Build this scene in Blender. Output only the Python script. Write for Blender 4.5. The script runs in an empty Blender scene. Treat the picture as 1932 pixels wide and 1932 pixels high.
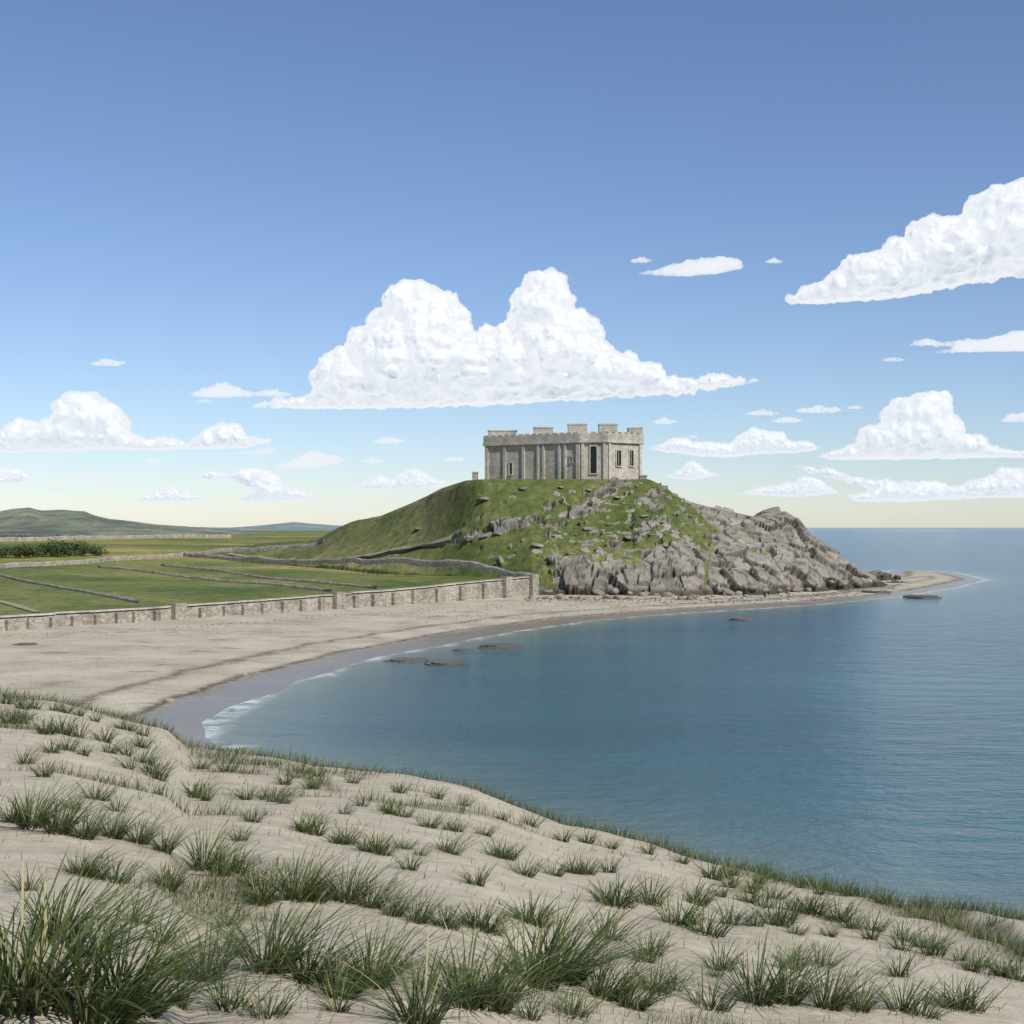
import bpy, bmesh, math, random
import numpy as np
from mathutils import Vector, Matrix
random.seed(7); rng=np.random.default_rng(11)
F=2654.0; CX=966.0; HY=995.0; H=21.0
scene=bpy.context.scene
col=scene.collection
# ---------------------------------------------------------------- noise
def _h(ix,iy,iz,seed):
    n=(ix.astype(np.int64)*374761393+iy.astype(np.int64)*668265263+iz.astype(np.int64)*920419823+seed*974634777)&0xFFFFFFFF
    n=((n^(n>>13))*1274126177)&0xFFFFFFFF
    n=((n^(n>>16))*2246822519)&0xFFFFFFFF
    n=n^(n>>15)
    return (n&0xFFFFFF)/float(0xFFFFFF)
def vn2(x,y,seed=0):
    x=np.asarray(x,float);y=np.asarray(y,float)
    ix=np.floor(x);iy=np.floor(y);fx=x-ix;fy=y-iy
    fx=fx*fx*fx*(fx*(fx*6-15)+10);fy=fy*fy*fy*(fy*(fy*6-15)+10);z=np.zeros_like(ix)
    a=_h(ix,iy,z,seed);b=_h(ix+1,iy,z,seed);c=_h(ix,iy+1,z,seed);d=_h(ix+1,iy+1,z,seed)
    return (a*(1-fx)+b*fx)*(1-fy)+(c*(1-fx)+d*fx)*fy
def fbm(x,y,o=4,seed=0,g=.5):
    s=0;a=1;t=0
    for i in range(o):
        s=s+a*vn2(x*2**i+i*17.3,y*2**i-i*9.1,seed+i);t+=a;a*=g
    return s/t*2-1
def vn3(x,y,z,seed=0):
    ix=np.floor(x);iy=np.floor(y);iz=np.floor(z);fx=x-ix;fy=y-iy;fz=z-iz
    fx=fx*fx*(3-2*fx);fy=fy*fy*(3-2*fy);fz=fz*fz*(3-2*fz)
    r=0
    for dx in (0,1):
        for dy in (0,1):
            for dz in (0,1):
                w=(fx if dx else 1-fx)*(fy if dy else 1-fy)*(fz if dz else 1-fz)
                r=r+w*_h(ix+dx,iy+dy,iz+dz,seed)
    return r
def cellr(x,y,seed=0):
    ix=np.floor(x);iy=np.floor(y)
    f1=np.full(x.shape,9.);f2=np.full(x.shape,9.);val=np.zeros(x.shape)
    for dx in (-1,0,1):
        for dy in (-1,0,1):
            cx=ix+dx;cy=iy+dy;z=np.zeros_like(cx)
            px=cx+.15+.7*_h(cx,cy,z,seed);py=cy+.15+.7*_h(cx,cy,z,seed+1)
            d=np.hypot(px-x,py-y)
            v=_h(cx,cy,z,seed+2)+(px-x)*(_h(cx,cy,z,seed+3)-.5)*.9+(py-y)*(_h(cx,cy,z,seed+4)-.5)*.9
            near=d<f1
            f2=np.where(near,f1,np.minimum(f2,d)); val=np.where(near,v,val); f1=np.where(near,d,f1)
    return val,f2-f1
def ss(a,b,x):
    t=np.clip((x-a)/(b-a),0,1);return t*t*(3-2*t)
# ---------------------------------------------------------------- mesh helpers
def mesh_np(name,verts,quads=None,tris=None,smooth=False,attrs=None):
    me=bpy.data.meshes.new(name)
    verts=np.asarray(verts,np.float32)
    me.vertices.add(len(verts));me.vertices.foreach_set('co',verts.ravel())
    parts=[];starts=[];tot=0;n=0
    if quads is not None and len(quads):
        q=np.asarray(quads,np.int32);parts.append(q.ravel());starts.append(np.arange(len(q))*4);tot+=q.size;n+=len(q)
    if tris is not None and len(tris):
        t=np.asarray(tris,np.int32);parts.append(t.ravel());starts.append(tot+np.arange(len(t))*3);tot+=t.size;n+=len(t)
    me.loops.add(tot);me.loops.foreach_set('vertex_index',np.concatenate(parts))
    me.polygons.add(n);me.polygons.foreach_set('loop_start',np.concatenate(starts).astype(np.int32))
    if smooth is not False:
        me.polygons.foreach_set('use_smooth',np.full(n,True) if smooth is True else smooth)
    if attrs:
        for k,a in attrs.items():
            at=me.attributes.new(k,'FLOAT','POINT');at.data.foreach_set('value',np.asarray(a,np.float32).ravel())
    me.update(calc_edges=True)
    return me
def add(name,me,mat=None,parent=None,label=None,category=None,group=None,kind=None):
    o=bpy.data.objects.new(name,me);col.objects.link(o)
    if mat and me and not me.materials: me.materials.append(mat)
    if parent: o.parent=parent
    if label:o['label']=label
    if category:o['category']=category
    if group:o['group']=group
    if kind:o['kind']=kind
    return o
def gridmesh(name,X,Y,Z,smooth=True,attrs=None):
    n,m=X.shape
    idx=np.arange(n*m).reshape(n,m)
    q=np.stack([idx[:-1,:-1],idx[:-1,1:],idx[1:,1:],idx[1:,:-1]],-1).reshape(-1,4)
    return mesh_np(name,np.stack([X,Y,Z],-1).reshape(-1,3),q,smooth=smooth,attrs=attrs)
class MB:
    def __init__(s): s.v=[];s.f=[]
    def prism(s,poly,z0,z1):
        n=len(poly);b=len(s.v)
        z0s=z0 if hasattr(z0,'__len__') else [z0]*n; z1s=z1 if hasattr(z1,'__len__') else [z1]*n
        for (x,y),z in zip(poly,z0s): s.v.append((x,y,z))
        for (x,y),z in zip(poly,z1s): s.v.append((x,y,z))
        for i in range(n):
            j=(i+1)%n; s.f.append((b+i,b+j,b+n+j,b+n+i))
        s.f.append(tuple(range(b+n,b+2*n)));s.f.append(tuple(range(b+n-1,b-1,-1)))
    def obox(s,c,d,l,w,z0,z1):
        nx,ny=-d[1],d[0];hl=l/2;hw=w/2
        p=[(c[0]-d[0]*hl-nx*hw,c[1]-d[1]*hl-ny*hw),(c[0]+d[0]*hl-nx*hw,c[1]+d[1]*hl-ny*hw),
           (c[0]+d[0]*hl+nx*hw,c[1]+d[1]*hl+ny*hw),(c[0]-d[0]*hl+nx*hw,c[1]-d[1]*hl+ny*hw)]
        s.prism(p,z0,z1)
    def mesh(s,name):
        me=bpy.data.meshes.new(name);me.from_pydata(s.v,[],s.f);me.update();return me
# ---------------------------------------------------------------- material helper
class NT:
    def __init__(s,name):
        s.m=bpy.data.materials.new(name);s.m.use_nodes=True;s.t=s.m.node_tree
        s.b=s.t.nodes['Principled BSDF'];s.out=s.t.nodes['Material Output']
        s.b.inputs['Specular IOR Level'].default_value=.25
        s.pos=s.t.nodes.new('ShaderNodeNewGeometry').outputs['Position']
    def n(s,ty,**k):
        x=s.t.nodes.new(ty)
        for a,b in k.items(): setattr(x,a,b)
        return x
    def l(s,a,b): s.t.links.new(a,b)
    def noise(s,scale,detail=5,rough=.55,vec=None,stretch=None,dist=0):
        x=s.n('ShaderNodeTexNoise');x.inputs['Scale'].default_value=scale;x.inputs['Detail'].default_value=detail;x.inputs['Roughness'].default_value=rough;x.inputs['Distortion'].default_value=dist
        v=vec or s.pos
        if stretch:
            mp=s.n('ShaderNodeMapping');mp.inputs['Scale'].default_value=stretch;s.l(v,mp.inputs[0]);v=mp.outputs[0]
        s.l(v,x.inputs['Vector']);return x.outputs['Fac']
    def ramp(s,f,stops):
        x=s.n('ShaderNodeValToRGB');e=x.color_ramp.elements
        while len(e)<len(stops): e.new(.5)
        for i,(p,c) in enumerate(stops):
            e[i].position=p;e[i].color=(*c,1) if hasattr(c,'__len__') else (c,c,c,1)
        s.l(f,x.inputs[0]);return x.outputs['Color']
    def mix(s,f,a,b,mode='MIX'):
        x=s.n('ShaderNodeMix',data_type='RGBA',blend_type=mode)
        for v,i in ((f,0),(a,6),(b,7)):
            if hasattr(v,'links'): s.l(v,x.inputs[i])
            elif i==0: x.inputs[0].default_value=v
            else: x.inputs[i].default_value=(*v,1)
        return x.outputs[2]
    def math(s,op,a,b=0,clamp=False):
        x=s.n('ShaderNodeMath',operation=op);x.use_clamp=clamp
        for v,i in ((a,0),(b,1)):
            if hasattr(v,'links'): s.l(v,x.inputs[i])
            else: x.inputs[i].default_value=v
        return x.outputs[0]
    def attr(s,name):
        x=s.n('ShaderNodeAttribute');x.attribute_name=name;return x.outputs['Fac']
    def bump(s,h,strength,dist=1.0):
        x=s.n('ShaderNodeBump');x.inputs['Strength'].default_value=strength;x.inputs['Distance'].default_value=dist
        s.l(h,x.inputs['Height']);s.l(x.outputs[0],s.b.inputs['Normal']);return x
    def color(s,c):
        if hasattr(c,'links'): s.l(c,s.b.inputs['Base Color'])
        else: s.b.inputs['Base Color'].default_value=(*c,1)
    def rough(s,r):
        if hasattr(r,'links'): s.l(r,s.b.inputs['Roughness'])
        else: s.b.inputs['Roughness'].default_value=r
G1=(.07,.10,.026);G2=(.13,.15,.048);G3=(.22,.2,.09)
def grass_nodes(m):
    a=m.noise(.02,6,.6);b=m.noise(.35,6,.65);c=m.noise(3.,4,.6);e=m.noise(.09,6,.7)
    base=m.ramp(a,[(.35,G1),(.5,G2),(.66,G3)])
    b2=m.ramp(b,[(.35,(.6,.66,.56)),(.65,(1.3,1.22,1.1))])
    x=m.mix(1.,base,b2,'MULTIPLY')
    x=m.mix(m.ramp(e,[(.58,0.),(.68,.55)]),x,(.045,.06,.024))
    x=m.mix(m.ramp(e,[(.3,.5),(.38,0.)]),x,(.26,.22,.11))
    c2=m.ramp(c,[(.3,.65),(.7,1.25)])
    return m.mix(1.,x,c2,'MULTIPLY'),b,c
def rock_nodes(m):
    a=m.noise(.12,6,.65);b=m.noise(1.1,7,.7)
    base=m.ramp(a,[(.3,(.15,.132,.108)),(.5,(.24,.215,.18)),(.7,(.34,.31,.255))])
    b2=m.ramp(b,[(.3,.6),(.5,.95),(.72,1.3)])
    x=m.mix(1.,base,b2,'MULTIPLY')
    lich=m.ramp(m.noise(.6,5,.7),[(.55,0.),(.68,.6)])
    x=m.mix(lich,x,(.2,.18,.08))
    return x,b
def sand_nodes(m):
    sandn=m.noise(.08,6,.6);peb=m.noise(2.5,5,.7)
    sand=m.ramp(sandn,[(.3,(.33,.28,.2)),(.5,(.44,.385,.285)),(.7,(.52,.46,.35))])
    return m.mix(1.,sand,m.ramp(peb,[(.3,.7),(.6,1.1)]),'MULTIPLY')
def mat_land():
    m=NT('land_ground')
    g,b,c=grass_nodes(m)
    v=m.n('ShaderNodeTexVoronoi');v.inputs['Scale'].default_value=.011;m.l(m.pos,v.inputs['Vector'])
    sc=m.n('ShaderNodeSeparateColor');m.l(v.outputs['Color'],sc.inputs[0])
    g=m.mix(1.,g,m.ramp(sc.outputs[0],[(0.,(.9,1.,.8)),(.4,(1.25,1.2,1.1)),(1.,(1.9,1.6,1.35))]),'MULTIPLY')
    sand=sand_nodes(m)
    weed=m.ramp(m.noise(.09,6,.75,stretch=(1.,2.2,1)),[(.58,0.),(.66,.7)])
    sand=m.mix(weed,sand,(.1,.088,.055))
    wet=m.attr('wet')
    sandw=m.mix(m.math('MULTIPLY',wet,.75),sand,(.14,.115,.085))
    line=m.math('MULTIPLY',m.attr('strand'),m.ramp(m.noise(.6,5,.7),[(.36,0.),(.5,.9)]))
    sandw=m.mix(line,sandw,(.05,.04,.025))
    m.color(m.mix(m.attr('field'),sandw,g))
    rg=m.n('ShaderNodeMapRange');rg.inputs[3].default_value=.9;rg.inputs[4].default_value=.22
    m.l(wet,rg.inputs[0]);m.rough(rg.outputs[0])
    m.bump(m.math('ADD',b,m.math('MULTIPLY',c,.4)),.5,.5)
    return m.m
def mat_hill():
    m=NT('crag');g,b,c=grass_nodes(m);r,rb=rock_nodes(m)
    mask=m.math('ADD',m.attr('rock'),m.math('MULTIPLY',m.math('SUBTRACT',m.noise(.5,5,.7),.5),.9))
    mk=m.ramp(mask,[(.42,0.),(.56,1.)])
    r=m.mix(m.math('MULTIPLY',m.attr('crack'),.9),r,(.03,.027,.02))
    low=m.ramp(m.attr('alt'),[(.0,1.),(.04,1.),(.07,0.)])
    r=m.mix(m.math('MULTIPLY',low,.8),r,(.035,.032,.02))
    m.color(m.mix(mk,g,r));m.rough(.9)
    m.bump(m.math('ADD',m.math('MULTIPLY',c,.3),m.math('MULTIPLY',rb,.9)),.45,.4)
    return m.m
def mat_rock(dark=False):
    m=NT('weedy_rock' if dark else 'rock');r,rb=rock_nodes(m)
    if dark: r=m.mix(.6,r,(.045,.04,.025))
    m.color(r);m.rough(.75 if dark else .9);m.bump(rb,.8,.15);return m.m
def mat_stone(name,c1,c2,sc=.9,edge=.6):
    m=NT(name)
    v=m.n('ShaderNodeTexVoronoi',feature='F1');v.inputs['Scale'].default_value=sc
    mp=m.n('ShaderNodeMapping');mp.inputs['Scale'].default_value=(1,1,1.9);m.l(m.pos,mp.inputs[0]);m.l(mp.outputs[0],v.inputs['Vector'])
    cell=m.n('ShaderNodeSeparateColor');m.l(v.outputs['Color'],cell.inputs[0])
    base=m.ramp(cell.outputs[0],[(.0,c1),(1.,c2)])
    st=m.ramp(m.noise(.22,6,.65,stretch=(1,1,.3)),[(.3,.66),(.5,.97),(.7,1.13)])
    x=m.mix(1.,base,st,'MULTIPLY')
    f=m.ramp(m.noise(2.5,5,.7),[(.3,.82),(.7,1.13)])
    x=m.mix(1.,x,f,'MULTIPLY')
    e=m.n('ShaderNodeTexVoronoi',feature='DISTANCE_TO_EDGE');e.inputs['Scale'].default_value=sc;m.l(mp.outputs[0],e.inputs['Vector'])
    ed=m.ramp(e.outputs['Distance'],[(0.,edge),(.09,1.)])
    x=m.mix(1.,x,ed,'MULTIPLY')
    m.color(x);m.rough(.92);m.bump(ed,.4,.1);return m.m
def mat_plain(name,c,r=.8):
    m=NT(name);m.color(m.mix(1.,c,m.ramp(m.noise(1.5,5,.6),[(.3,.75),(.7,1.2)]),'MULTIPLY'));m.rough(r);return m.m
def mat_blade(name):
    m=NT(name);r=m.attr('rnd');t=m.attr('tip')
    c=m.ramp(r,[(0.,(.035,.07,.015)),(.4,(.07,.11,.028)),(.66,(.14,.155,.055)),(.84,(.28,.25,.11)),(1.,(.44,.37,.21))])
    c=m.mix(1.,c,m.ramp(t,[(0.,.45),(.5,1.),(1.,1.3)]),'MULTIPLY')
    m.color(c);m.rough(.5)
    tr=m.n('ShaderNodeBsdfTranslucent');m.l(c,tr.inputs[0])
    mx=m.n('ShaderNodeMixShader');mx.inputs[0].default_value=.28
    m.l(m.b.outputs[0],mx.inputs[1]);m.l(tr.outputs[0],mx.inputs[2]);m.l(mx.outputs[0],m.out.inputs[0]);return m.m
def mat_dune():
    m=NT('dune_sand');a=m.noise(.35,6,.65);b=m.noise(5,6,.7)
    s=m.ramp(m.noise(.9,6,.6),[(.3,(.4,.345,.245)),(.7,(.54,.475,.355))])
    g=m.ramp(b,[(.3,(.12,.125,.055)),(.7,(.25,.225,.125))])
    x=m.mix(m.math('MULTIPLY',m.attr('turf'),m.ramp(a,[(.3,.5),(.6,.95)])),s,g)
    deb=m.ramp(m.noise(14.,4,.7),[(.62,0.),(.68,.6)])
    x=m.mix(deb,x,(.14,.11,.07))
    x=m.mix(1.,x,m.ramp(b,[(.3,.8),(.7,1.08)]),'MULTIPLY')
    m.color(x);m.rough(.95)
    h=m.math('ADD',b,m.math('MULTIPLY',a,2.));h=m.math('ADD',h,m.math('MULTIPLY',m.noise(1.6,4,.6,dist=1.2),1.))
    m.bump(h,.5,.08);return m.m
def mat_water():
    m=NT('sea_water');sh=m.attr('shallow')
    big=m.ramp(m.noise(.006,5,.6,stretch=(1,2.5,1)),[(.35,(.02,.085,.125)),(.65,(.04,.13,.165))])
    c=m.mix(m.math('MULTIPLY',sh,.85),big,(.22,.25,.18))
    foam=m.math('MULTIPLY',m.ramp(m.attr('foam'),[(.35,0.),(.8,1.)]),m.ramp(m.noise(.35,5,.7),[(.42,0.),(.58,.9)]))
    c=m.mix(foam,c,(.7,.72,.71))
    m.color(c);m.b.inputs['IOR'].default_value=1.33;m.b.inputs['Specular IOR Level'].default_value=.5
    m.rough(.16)
    w1=m.noise(.9,4,.6,stretch=(1,1.6,1),dist=.4);w2=m.noise(.1,6,.65,stretch=(1,2.,1))
    m.bump(m.math('ADD',m.math('MULTIPLY',w1,.4),m.math('MULTIPLY',w2,2.)),.7,1.)
    return m.m
# ---------------------------------------------------------------- terrain functions
def G(px,py,z=0.):
    Y=(H-z)*F/(py-HY);return ((px-CX)*Y/F,Y)
sh_px=[(1740,1077),(1800,1081),(1856,1094),(1800,1109),(1700,1125),(1560,1139),(1300,1156),(1108,1170),(900,1203),(720,1240),(560,1285),(460,1325),(400,1362),(404,1392),(440,1420),(530,1444)]
shore=[G(*p) for p in sh_px]
shore+=[(-8,104),(6,88),(26,64),(60,50),(120,40),(260,30),(260,-80),(-900,-80),(-3000,6500),(-150,6500),(-60,2500),(30,1400),(60,800),(90,620),(128,550),(160,600),(185,690)]
SH=np.array(shore)
def shore_d(x,y):
    d=np.full(x.shape,1e9);ins=np.zeros(x.shape,bool)
    n=len(SH)
    for i in range(n):
        a=SH[i];b=SH[(i+1)%n];e=b-a;L=e@e
        t=np.clip(((x-a[0])*e[0]+(y-a[1])*e[1])/L,0,1)
        d=np.minimum(d,(x-a[0]-t*e[0])**2+(y-a[1]-t*e[1])**2)
        c=(a[1]>y)!=(b[1]>y)
        with np.errstate(all='ignore'):
            ins^=c&(x<(b[0]-a[0])*(y-a[1])/(b[1]-a[1]+1e-12)+a[0])
    return np.sqrt(d)*np.where(ins,1,-1)
WA=np.array(G(0,1192,1.));WB=np.array(G(1005,1125,1.));WL=np.hypot(*(WB-WA));WD=(WB-WA)/WL;WN=np.array([-WD[1],WD[0]])
def wall_top(al): return np.interp(al,[-500,0,50,110,150,174],[3.7,3.8,3.9,4.8,6.0,6.7])
def land(x,y,full=False):
    x=np.asarray(x,float);y=np.asarray(y,float)
    d=shore_d(x,y)+fbm(x/18,y/18,3,5)*1.6*ss(900,300,y)
    beach=np.where(d>0,1.3*(1-np.exp(-d/26)),np.maximum(.06*d,-3))
    rx=x-WA[0];ry=y-WA[1];al=rx*WD[0]+ry*WD[1];dw=rx*WN[0]+ry*WN[1]
    dwc=np.maximum(dw,0)
    f=3.4+(wall_top(al)-.6-3.4)*np.exp(-dwc/70)*(al<180)+.025*np.minimum(dwc,440)+fbm(x/70,y/70,3,9)*.7*ss(5,60,dwc)
    f=np.minimum(f,.6+np.maximum(d,0)*.16+2)
    k=ss(1.3,5.5,dw)*(d>-5)*ss(112,92,x)
    z=beach*(1-k)+np.maximum(f,beach)*k
    if full: return z,k,d
    return z
R=[(-300,1048,700),(150,1046,640),(345,1035,610),(600,1018,575),(640,995,560),(665,984,550),(720,973,530),(780,948,510),(835,922,497),(880,909,485),(915,907,480),(1215,907,480),(1250,920,480),(1270,935,480),(1310,950,480),(1360,962,481),(1420,975,483),(1455,966,485),(1480,965,485),(1497,976,486),(1525,1012,488),(1570,1040,490),(1620,1078,492),(1655,1094,494),(1690,1112,496),(1760,1130,500)]
RX=np.array([(p-CX)*Y/F for p,q,Y in R]);RZ=np.array([H+(HY-q)*Y/F for p,q,Y in R]);RY=np.array([Y for p,q,Y in R],float)
def crag(x,y,full=False):
    zr=np.interp(x,RX,RZ);yr=np.interp(x,RX,RY)
    a=np.interp(x,[-30,-12,46,58],[2,16,16,3])
    foot=np.interp(x,[-140,-90,-60,-40,0,6,50,80,103,120,132],[575,530,490,462,420,411,409,424,450,472,488])
    zb=np.interp(x,[-140,-60,-10,10,20],[8,7.5,6.,2.,.6])
    Fd=np.maximum(yr-a-foot,4)
    front=yr-y
    tf=(front-a)/Fd; tb=(-front-a)/60.
    wob=fbm(x/22,y/22,3,31)*.08*ss(.02,.3,tf)
    pf_r=np.interp(tf+wob,[0,.1,.45,.78,.86,.93,1.,1.4],[1,.94,.56,.3,.26,.06,0,-.12])
    pf_l=np.interp(tf,[0,.1,.5,.8,1.,1.4],[1,.95,.45,.14,0,-.12])
    w=ss(-5,22,x)
    pf=pf_l*(1-w)+pf_r*w
    pb=np.interp(tb,[0,.1,.5,1.,1.4],[1,.93,.5,0,-.2])
    p=np.where(front>a,pf,np.where(-front>a,pb,1.))
    z=zb+(zr-zb)*p
    px=CX+F*x/y;py=HY-F*(z-H)/y
    def band(pts,wd):
        m=np.zeros(x.shape)
        for (ax,ay),(bx,by) in zip(pts[:-1],pts[1:]):
            L=(bx-ax)**2+(by-ay)**2;t=np.clip(((px-ax)*(bx-ax)+(py-ay)*(by-ay))/L,0,1)
            m=np.maximum(m,1-np.hypot(px-ax-t*(bx-ax),py-ay-t*(by-ay))/wd)
        return np.clip(m,0,1)
    brk=ss(-.3,.05,fbm(px/15,py/7,3,79))
    rk=np.zeros(x.shape)
    rk=np.maximum(rk,band([(865,1013),(950,993),(1060,976),(1110,960),(1140,930),(1180,912)],19)*1.4*brk)
    rk=np.maximum(rk,band([(1160,912),(1240,925)],16)*1.3*brk)
    rk=np.maximum(rk,band([(1230,1055),(1290,1035),(1310,1060)],30)*1.5)
    rk=np.maximum(rk,ss(1055,1072,py+ (1180-px)*.04)*ss(1035,1065,px)*ss(1340,1320,px))
    rk=np.maximum(rk,ss(1000,1012,px)*ss(1098,1108,py))
    lim=np.interp(py,[945,1000,1060,1130],[1285,1355,1335,1330])
    pock=ss(.28,.5,fbm(px/30,py/16,3,83))*ss(1500,1420,px)*ss(1075,1040,py)
    rk=np.maximum(rk,ss(lim-12,lim+20,px)*(1-.9*pock))
    sc=fbm(px/14,py/6,3,77)
    rk=np.maximum(rk,ss(.2,.36,sc)*ss(1000,1050,px)*ss(918,935,py)*.95)
    sc2=fbm(px/22,py/8,3,78);rk=np.maximum(rk,ss(.40,.53,sc2)*ss(860,900,px)*ss(908,914,py)*.9)
    rk=np.clip(rk,0,1)*ss(-45,-20,x)
    outside=(tf>1.02)|(tb>1.05)
    flat=ss(0,.06,np.maximum(tf,tb))
    base=z+(1-rk)*flat*(fbm(x/12,y/12,4,80)*1.0+fbm(x/2.5,y/2.5,3,81)*.25)
    wx=x+fbm(x/12,y/12,2,50)*1.2+z*.3;wy=y*.75+z*.7+fbm(x/12,y/12,2,51)*1.
    v1,e1=cellr(wx/8.5,wy/6.6,60);v2,e2=cellr(wx/4.2,wy/3.2,65)
    crack=np.maximum(ss(.07,.015,e1),.7*ss(.07,.015,e2))*rk
    disp=rk*flat*((v1-.45)*4.2-1.2*ss(.07,.0,e1)+(v2-.5)*1.5-.5*ss(.07,0,e2)+fbm(x/1.5,y/1.5,3,70)*.12)
    if full: return base,disp,rk,crack,outside
    return base+disp*.8,rk,outside
def ground(x,y):
    l=land(x,y);c,_,o=crag(np.asarray(x,float),np.asarray(y,float))
    return np.maximum(l,np.where(o,-9,c))
Du=np.array([(p-CX)/F for p in (-700,0,115,315,355,530,740,900,1060,1250,1350,1600,1932,2600)])
Dv=np.array([(q-HY)/F for q in (1200,1320,1335,1388,1425,1443,1480,1515,1572,1610,1638,1682,1745,1860)])
def dune_par(x,y):
    yy=np.maximum(y,7.);u=x/yy
    v=np.interp(u,Du,Dv);Rc=np.interp(u,[-.6,-.36,0,.36,.7],[64,60,45,34,28])
    yl=np.interp(u,[.1,.145,.364,.5],[42,39.5,19.9,14])
    return u,v,Rc,yl
def dune(x,y):
    x=np.asarray(x,float);y=np.asarray(y,float)
    u,v,Rc,yl=dune_par(x,y)
    a=v-1.7/Rc
    z=-1.7-a*y
    q=y-Rc;z=z-.5*np.logaddexp(0,q/2.5)*2.5+.5*np.log(2)*2.5*np.exp(-np.abs(q)/10)
    w=ss(.1,.18,u)
    s=(y-yl)/np.maximum(yl*.1,1)
    z=z-w*.9*np.exp(-(s-1.6)**2)
    f=ss(3,14,y)
    z=z+f*(fbm(x/9,y/9,3,21)*.28+fbm(x/2.6,y/2.6,3,22)*.11)*ss(2,-8,q-2)+fbm(x/1.1,y/1.1,2,23)*.04
    return z+H
def hit(px,py,fn,y0,y1,n=3000):
    ys=np.linspace(y0,y1,n);xs=(px-CX)/F*ys;zs=H+(HY-py)/F*ys
    g=fn(xs,ys);k=np.argmax(g>=zs)
    if not (g>=zs).any(): return None
    return xs[k],ys[k],g[k]
# ---------------------------------------------------------------- build terrain
M_land=mat_land();M_hill=mat_hill();M_rock=mat_rock();M_weed=mat_rock(True)
us=np.linspace(-1.1,.95,520);ys=np.geomspace(55,6300,640)
U,Yg=np.meshgrid(us,ys);X=U*Yg
Z,kf,d=land(X,Yg,True)
wj=fbm(X/5,Yg/5,3,44)*.02
add('ground',gridmesh('ground',X,Yg,Z,True,{'field':kf,'wet':ss(.36,.29,Z+wj)*(kf<.5),'strand':np.exp(-((Z+wj-.37)/.035)**2)*(kf<.5)+.8*np.exp(-((Z+wj*2-.66)/.025)**2)*(kf<.5)}),M_land,kind='structure')
xs=np.arange(-150,150,.45);yss=np.arange(400,585,.5)
X,Yg=np.meshgrid(xs,yss);B,D,rk,crk,o=crag(X,Yg,True);L=land(X,Yg)
gy,gx=np.gradient(B,.5,.45);gl=np.sqrt(gx*gx+gy*gy+1);D=np.clip(D,-2.8,3.4)
Z=B+D/gl;X2=X-gx/gl*D*.7;Y2=Yg-gy/gl*D*.7
Z=np.where(o,np.minimum(Z,L-1.5),Z)
rf=(rk[:-1,:-1]+rk[1:,1:])/2
add('hill',gridmesh('hill',X2,Y2,Z,(rf<.5).ravel(),{'rock':rk,'alt':Z/50,'crack':crk}),M_hill,kind='structure')
def ridge(name,pts,Y,depth,seed,mat):
    PX=np.array([(p-CX)*Y/F for p,q in pts]);PZ=np.array([H+(HY-q)*Y/F for p,q in pts])
    x=np.linspace(PX[0],PX[-1],320);y=np.linspace(Y-depth,Y+depth,90);X,Yg=np.meshgrid(x,y)
    top=np.interp(X*Y/Yg,PX,PZ);t=np.abs(Yg-Y)/depth
    rg=1-np.abs(fbm(X/130,Yg/90,4,seed))*2.2
    Z=8+(top-8)*(1-ss(0,1,t))+rg*7*ss(0,.35,t)*(1-t)-3*ss(0,.35,t)+fbm(X/22,Yg/22,3,seed)*1.
    Z=np.where(t>.97,0,Z)
    return add(name,gridmesh(name,X,Yg,Z,True),mat,kind='structure')
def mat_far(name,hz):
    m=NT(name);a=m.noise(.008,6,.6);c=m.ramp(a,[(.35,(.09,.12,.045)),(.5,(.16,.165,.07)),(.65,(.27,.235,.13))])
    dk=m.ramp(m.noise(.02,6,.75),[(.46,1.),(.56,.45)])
    c=m.mix(1.,c,dk,'MULTIPLY');c=m.mix(hz,c,(.3,.38,.46));m.color(c);m.rough(1.);return m.m  # blue-grey distance haze painted into the hill colour
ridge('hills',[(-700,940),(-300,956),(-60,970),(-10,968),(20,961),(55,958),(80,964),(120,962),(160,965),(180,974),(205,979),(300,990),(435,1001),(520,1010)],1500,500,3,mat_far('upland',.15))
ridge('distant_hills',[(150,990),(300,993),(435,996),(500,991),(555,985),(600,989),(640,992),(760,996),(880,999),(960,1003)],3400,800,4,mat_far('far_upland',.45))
M_sea=mat_water()
xe=np.concatenate([-np.geomspace(600,90000,26)[::-1],np.linspace(-590,590,240),np.geomspace(600,90000,26)])
ye=np.concatenate([[-3000,-500,0],np.linspace(30,900,260),np.geomspace(910,95000,50)])
X,Yg=np.meshgrid(xe,ye);d=shore_d(X,Yg)+fbm(X/18,Yg/18,3,5)*1.6
fo=ss(-2.8,-.3,d)*ss(900,700,Yg)
add('water',gridmesh('sea',X,Yg,np.zeros_like(X),True,{'shallow':np.exp(np.minimum(d,0)/9.),'foam':fo}),M_sea,kind='structure')
def turf(x,y):
    u,v,Rc,yl=dune_par(x,y);q=y-Rc
    t=ss(.22,.55,fbm(x/2.4,y/2.4,4,101)+.15*fbm(x/12,y/12,2,102))*.7*ss(5,13,y)
    t=np.maximum(t,np.exp(-((q+1.2)/2.6)**2))
    t=np.maximum(t,1.*np.exp(-((y-yl)/(yl*.085))**2)*ss(.1,.17,u))
    yl2=np.interp(u,[-.24,-.12],[50,34]);t=np.maximum(t,.8*np.exp(-((y-yl2)/2.)**2)*ss(-.25,-.22,u)*ss(-.11,-.14,u))
    return np.clip(t,0,1)
M_dune=mat_dune()
ua=np.linspace(-1,1,520);ya=np.concatenate([[-6,-3,-1],np.geomspace(.5,110,520)])
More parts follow.
